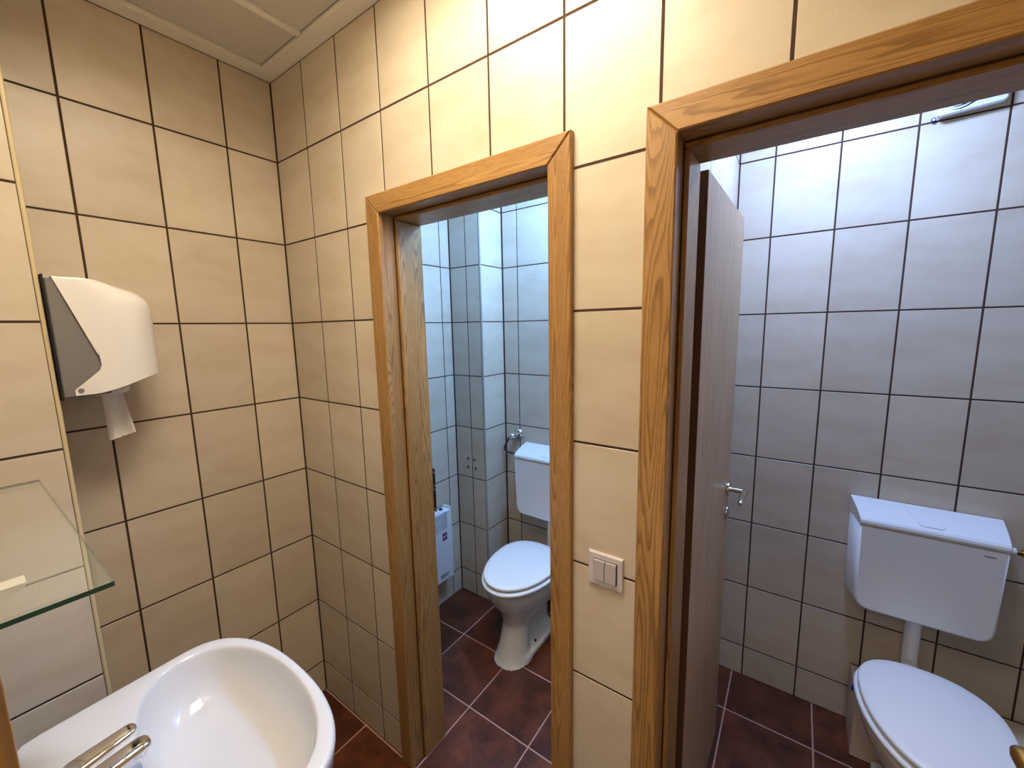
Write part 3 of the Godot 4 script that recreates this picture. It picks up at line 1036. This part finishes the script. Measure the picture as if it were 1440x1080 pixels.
func make_toilet(pan_mesh: Mesh, label: String, at: Vector3) -> Node3D:
	var t := thing("toilet", label, "toilet", at, "floor-standing toilets")
	put("pan", pan_mesh, mats.ceramic, t)
	put("seat", seat_slab(0.4075, 0.4245, 0.004, 0.0), mats.seat_plastic, t)
	put("lid", seat_slab(0.4315, 0.449, -0.005, 0.003), mats.seat_plastic, t)
	for x in [-0.075, 0.075]:
		put("seat_hinge", Shape.new().rod(Vector3(x * 0.7 - 0.014, 0.416, -0.166), Vector3(x * 0.7 + 0.014, 0.416, -0.166), 0.0105, 18, 0.003), mats.seat_plastic, t)
		put("floor_bolt", Shape.new().rod(Vector3(x * 0.84, 0.0, 0.024), Vector3(x * 0.84, 0.0385, 0.024), 0.0055, 12), mats.black, t)
	return t

func tank_ring(z: float, w_top: float, w_bot: float, y0: float, y1: float, r: float) -> PackedVector3Array:
	var ring := PackedVector3Array()
	for i in 9:
		var a := PI + PI / 2.0 * i / 8.0
		ring.append(Vector3(-w_bot + r + r * cos(a), y0 + r + r * sin(a), z))
	for i in 9:
		var a := -PI / 2.0 + PI / 2.0 * i / 8.0
		ring.append(Vector3(w_bot - r + r * cos(a), y0 + r + r * sin(a), z))
	ring.append(Vector3(w_top, y1, z))
	ring.append(Vector3(-w_top, y1, z))
	return ring

func make_cistern(label: String, at: Vector3) -> Node3D:
	# local: back against the wall at z 0, front towards +z
	var t := thing("cistern", label, "cistern", at, "plastic flush cisterns")
	var y0 := 0.565
	var y1 := 0.893
	var rings := [tank_ring(0.0, 0.192, 0.186, y0 - 0.015, y1, 0.04), tank_ring(0.134, 0.1785, 0.173, y0 + 0.014, y1, 0.04), tank_ring(0.141, 0.1765, 0.171, y0 + 0.016, y1, 0.04), tank_ring(0.1445, 0.174, 0.168, y0 + 0.019, y1, 0.038), tank_ring(0.146, 0.170, 0.164, y0 + 0.023, y1 - 0.001, 0.036)]
	put("tank", Shape.new().loft(rings, true, true, 0), mats.plastic_white, t)
	var prof := [Vector2(0.0, 0.896), Vector2(0.143, 0.896), Vector2(0.1475, 0.900), Vector2(0.149, 0.907), Vector2(0.147, 0.915), Vector2(0.141, 0.921), Vector2(0.10, 0.934), Vector2(0.05, 0.944), Vector2(0.0, 0.950)]
	var ra := PackedVector3Array()
	var rb := PackedVector3Array()
	var ra2 := PackedVector3Array()
	var rb2 := PackedVector3Array()
	var ctr := Vector2(0.07, 0.918)
	for p in prof:
		var w: float = 0.194 - 0.018 * p.x / 0.15
		ra.append(Vector3(-w + 0.002, p.y, p.x))
		rb.append(Vector3(w - 0.002, p.y, p.x))
		var s: Vector2 = ctr + (p - ctr) * 0.965
		ra2.append(Vector3(-w, s.y, maxf(s.x, 0.0)))
		rb2.append(Vector3(w, s.y, maxf(s.x, 0.0)))
	var sh := Shape.new()
	var all := [ra2, ra, rb, rb2]
	sh.loft(all, true, true, -1)
	var lid := put("cistern_lid", sh, mats.plastic_white, t)
	# push plate let into the lid: a shallow outline with the key inside
	var tilt := Transform3D(Basis(Vector3.RIGHT, -PI / 2.0 + 0.235), Vector3(0.0, 0.9325, 0.10))
	var outer := PackedVector2Array([Vector2(-0.042, 0.034), Vector2(-0.024, -0.026), Vector2(-0.016, -0.032), Vector2(0.030, -0.032), Vector2(0.038, -0.024), Vector2(0.038, 0.034)])
	put("push_plate", Shape.new().slab(outer, -0.002, 0.0028, 0.0012), mats.plastic_white, lid, tilt)
	put("maker_mark", Shape.new().box(Vector3(0.122, 0.872, 0.1455), Vector3(0.148, 0.8745, 0.1464)), mats.ink, t)
	return t

func toilets() -> void:
	var pan := surface_net(Vector3(-0.20, -0.024, -0.26), Vector3(0.20, 0.43, 0.30), 0.0088)
	make_toilet(pan, "white toilet with closed lid in the narrow cubicle beside the heater", Vector3(0.597, 0, -0.76))
	make_toilet(pan, "white toilet with closed lid in front of the low tiled ledge", Vector3(2.056, 0, -0.772))
	make_cistern("white plastic cistern beside the chrome valve, half hidden by the door frame", Vector3(0.592, 0, -1.075))
	make_cistern("white plastic cistern fully visible above the ledge in the open-door cubicle", Vector3(2.052, 0, -1.121))
	for q in [[0.598, -1.015, "white flush pipe below the cistern in the narrow cubicle"], [2.058, -1.061, "white flush pipe between the fully visible cistern and the toilet lid"]]:
		var zf: float = -0.989 if q[1] > -1.03 else -1.001
		var fp := put("flush_pipe", Shape.new().tube([Vector3(0, 0.562, 0), Vector3(0, 0.40, 0), Vector3(0, 0.382, 0.004), Vector3(0, 0.367, 0.014), Vector3(0, 0.362, zf - q[1])], [0.0225, 0.0225, 0.0225, 0.0225, 0.0225], 20), mats.plastic_white, self, Transform3D(Basis.IDENTITY, Vector3(q[0], 0, q[1])))
		tag(fp, q[2], "pipe", "flush pipes")
	# low boxed ledge behind the right toilet
	var l := struct("wall_ledge", Shape.new().box(Vector3(1.911, 0.0, -1.1225), Vector3(RIGHT_X - 0.002, 0.251, -0.945)), mats.grout)
	lay_tiles(l, Transform3D(Basis(Vector3.RIGHT, Vector3.FORWARD, Vector3.UP), Vector3(1.911, 0.251, -0.945)), span(-0.004, RIGHT_X - 1.913, 0.3, 0.3), [-0.004, 0.172], [], "ledge_tile", [mats.ledge_tile])
	lay_tiles(l, wall_frame(Vector3(1.911, 0, -0.945), Vector3.RIGHT), span(-0.004, RIGHT_X - 1.913, 0.3, 0.3), [0.002, 0.254], [], "ledge_tile", [mats.ledge_tile])
	lay_tiles(l, wall_frame(Vector3(1.911, 0, -1.1225), Vector3(0, 0, 1)), [0.004, 0.178], [0.002, 0.254], [], "ledge_tile", [mats.ledge_tile])
	# blue rim clip
	var b := put("rim_clip", Shape.new().box(Vector3(1.875, 0.378, -0.803), Vector3(1.8815, 0.399, -0.795), 0.002).box(Vector3(1.875, 0.3955, -0.803), Vector3(1.890, 0.399, -0.795), 0.001), mats.blue_plastic)
	tag(b, "small blue plastic clip hooked on the rim of the right toilet", "clip")

# ---------------------------------------------------------------- small fittings
func text_mesh(s: String, size: float, depth: float) -> TextMesh:
	var tm := TextMesh.new()
	var f := SystemFont.new()
	f.font_names = PackedStringArray(["Droid Sans"])
	f.font_weight = 700
	tm.font = f
	tm.text = s
	tm.font_size = 32
	tm.pixel_size = size / 32.0
	tm.depth = depth
	return tm

func fittings() -> void:
	# light switch
	var t := thing("light_switch", "silver double rocker light switch between the two door frames", "switch", Vector3(1.3245, 1.0485, TILE_PROUD))
	put("switch_plate", Shape.new().slab(rects([-0.0415, -0.0405, 0.0415, 0.0405]), 0.0, 0.0072, 0.0022), mats.switch_silver, t)
	put("rocker_frame", Shape.new().slab(rects([-0.029, -0.0255, 0.029, 0.0265]), 0.0066, 0.0078, 0.0004), mats.black, t)
	for x in [-0.0138, 0.0138]:
		var s := Shape.new()
		var st := s.pts.size()
		s.slab(rects([-0.0132, -0.0245, 0.0132, 0.0245]), -0.004, 0.004, 0.001)
		s.moved(st, Transform3D(Basis(Vector3.RIGHT, -0.055), Vector3(x, 0.0005, 0.0088)))
		put("rocker", s, mats.switch_key, t)
	# extractor fan
	var f := thing("extractor_fan", "white square extractor fan with wavy grille high on the cubicle wall", "fan", Vector3(2.047, 2.2495, -1.1225))
	f.rotation.z = 0.05
	put("fan_case", Shape.new().box(Vector3(-0.069, 0.006, 0.0), Vector3(0.069, 0.144, 0.014), 0.003), mats.plastic_white, f)
	put("front_cover", Shape.new().slab(rounded(Vector2(-0.075, 0.0), Vector2(0.075, 0.15), 0.012), 0.014, 0.03, 0.004), mats.plastic_white, f)
	for k in 9:
		var pa := []
		var rad := []
		for i in 15:
			var u := i / 14.0
			pa.append(Vector3(-0.045 + 0.09 * u, 0.0185 + k * 0.0085 + 0.006 * sin((u - 0.5) * PI) - 0.004 * sin(u * TAU), 0.0297))
			rad.append(0.0006 + 0.0018 * sin(u * PI))
		put("grille_slot", Shape.new().tube(pa, rad, 8), mats.black, f)
	for r in [[-0.06, 0.0155, 0.030, 0.0015], [-0.058, 0.0225, 0.022, 0.0015]]:
		put("printed_line", Shape.new().box(Vector3(r[0], r[1], 0.0298), Vector3(r[0] + r[2], r[1] + r[3], 0.0303)), mats.pale_print, f)
	var ring := TorusMesh.new()
	ring.inner_radius = 0.003
	ring.outer_radius = 0.0065
	put("blue_grommet", ring, mats.blue_plastic, f, Transform3D(Basis(Vector3.RIGHT, PI / 2.0), Vector3(-0.080, 0.003, 0.008)))
	put("cable_stub", Shape.new().rod(Vector3(-0.080, 0.003, 0.0), Vector3(-0.080, 0.003, 0.010), 0.0035, 12), mats.plastic_white, f)
	# convector heater on the left wall of the narrow cubicle
	var h := thing("convector_heater", "white wall convector heater beside the narrow toilet doorway", "heater", Vector3(0.0335, 0, 0))
	put("case", Shape.new().box(Vector3(0.012, 0.190, -0.735), Vector3(0.066, 0.600, -0.275), 0.005).box(Vector3(0.0, 0.24, -0.66), Vector3(0.014, 0.55, -0.35)), mats.heater_white, h)
	put("end_cap", Shape.new().box(Vector3(0.010, 0.186, -0.742), Vector3(0.0695, 0.612, -0.7305), 0.004), mats.heater_white, h)
	put("grille_recess", Shape.new().box(Vector3(0.0655, 0.492, -0.706), Vector3(0.0668, 0.592, -0.31)), mats.black, h)
	for k in 9:
		var y := 0.4945 + k * 0.0112
		put("grille_slat", Shape.new().box(Vector3(0.0664, y, -0.706), Vector3(0.0705, y + 0.0052, -0.31), 0.001), mats.heater_white, h)
	var st2 := put("sticker", Shape.new().box(Vector3(0.0658, 0.432, -0.70), Vector3(0.0668, 0.474, -0.665)), mats.sticker_purple, h)
	put("sticker_mark", Shape.new().tube([Vector3(0.0669, 0.462, -0.691), Vector3(0.0669, 0.449, -0.684), Vector3(0.0669, 0.458, -0.676), Vector3(0.0669, 0.443, -0.671)], [0.0022, 0.003, 0.003, 0.002], 8), mats.sticker_mark, st2)
	put("lettering", text_mesh("TESY", 0.030, 0.001), mats.ink, h, Transform3D(Basis(Vector3.UP, PI / 2.0), Vector3(0.0664, 0.222, -0.670)))
	put("thermostat_knob", Shape.new().rod(Vector3(0.035, 0.598, -0.69), Vector3(0.035, 0.608, -0.69), 0.010, 20, 0.002), mats.ink, h)
	# plugs left in the pier tiles
	var names := ["grey wall plug upper left of the four on the cubicle pier", "grey wall plug upper right of the four on the cubicle pier", "grey wall plug lower left of the four on the cubicle pier", "grey wall plug lower right of the four on the cubicle pier"]
	var at := [Vector2(0.121, 0.857), Vector2(0.169, 0.856), Vector2(0.119, 0.806), Vector2(0.176, 0.805)]
	for k in 4:
		var p := put("wall_plug", Shape.new().tube([Vector3(0, 0, -0.002), Vector3(0, 0, 0.001), Vector3(0, 0, 0.0018)], [0.0085, 0.0085, 0.0065], 16), mats.plug_grey, self, Transform3D(Basis.IDENTITY, Vector3(at[k].x, at[k].y, -0.8785)))
		tag(p, names[k], "wall plug", "wall plugs on the pier")
	# chrome angle valve and hose of the left cistern
	var v := thing("angle_valve", "chrome angle valve with looped hose beside the narrow cubicle cistern", "valve", Vector3(0.345, 0.992, -1.0765))
	put("rosette", Shape.new().tube([Vector3(0, 0, -0.001), Vector3(0, 0, 0.006), Vector3(0, 0, 0.016), Vector3(0, 0, 0.018)], [0.032, 0.032, 0.020, 0.012], 28), mats.chrome, v)
	put("valve_body", Shape.new().rod(Vector3(0, 0, 0.010), Vector3(0, 0, 0.055), 0.0115, 20, 0.002).rod(Vector3(0, 0, 0.042), Vector3(-0.030, -0.014, 0.042), 0.009, 16, 0.001), mats.chrome, v)
	put("valve_knob", Shape.new().tube([Vector3(0, 0, 0.052), Vector3(0, 0, 0.056), Vector3(0, 0, 0.072), Vector3(0, 0, 0.078)], [0.012, 0.019, 0.019, 0.013], 12), mats.chrome, v)
	var hp := []
	var hr := []
	var cv := Curve3D.new()
	cv.add_point(Vector3(-0.030, -0.014, 0.042), Vector3.ZERO, Vector3(-0.02, -0.02, 0.0))
	cv.add_point(Vector3(-0.066, -0.072, 0.045), Vector3(0.012, 0.022, 0), Vector3(-0.012, -0.022, 0))
	cv.add_point(Vector3(-0.050, -0.103, 0.050), Vector3(-0.018, 0.006, 0), Vector3(0.03, -0.01, 0))
	cv.add_point(Vector3(0.06, -0.098, 0.055), Vector3(-0.03, -0.004, 0), Vector3.ZERO)
	for p in cv.tessellate(4, 3):
		hp.append(p)
		hr.append(0.0058)
	put("hose", Shape.new().tube(hp, hr, 12), mats.hose, v)
	# brass stop valve at the right cistern
	var bv := thing("stop_valve", "brass stop valve at the right end of the visible cistern", "valve", Vector3(2.248, 0.868, -1.07))
	put("nut", Shape.new().rod(Vector3(-0.008, 0, 0), Vector3(0.018, 0, 0), 0.014, 6), mats.plastic_white, bv)
	put("valve_body", Shape.new().rod(Vector3(0.016, 0, 0), Vector3(0.075, 0, 0), 0.0085, 16, 0.001).rod(Vector3(0.032, 0, 0), Vector3(0.048, 0, 0), 0.012, 6).rod(Vector3(0.062, 0, 0), Vector3(0.062, 0, -0.053), 0.0085, 14), mats.brass, bv)

func rounded(lo: Vector2, hi: Vector2, r: float) -> PackedVector2Array:
	var p := PackedVector2Array()
	for c in [[Vector2(hi.x - r, lo.y + r), -PI / 2.0], [Vector2(hi.x - r, hi.y - r), 0.0], [Vector2(lo.x + r, hi.y - r), PI / 2.0], [Vector2(lo.x + r, lo.y + r), PI]]:
		for i in 6:
			var a: float = c[1] + PI / 2.0 * i / 5.0
			p.append(c[0] + Vector2(cos(a), sin(a)) * r)
	return p
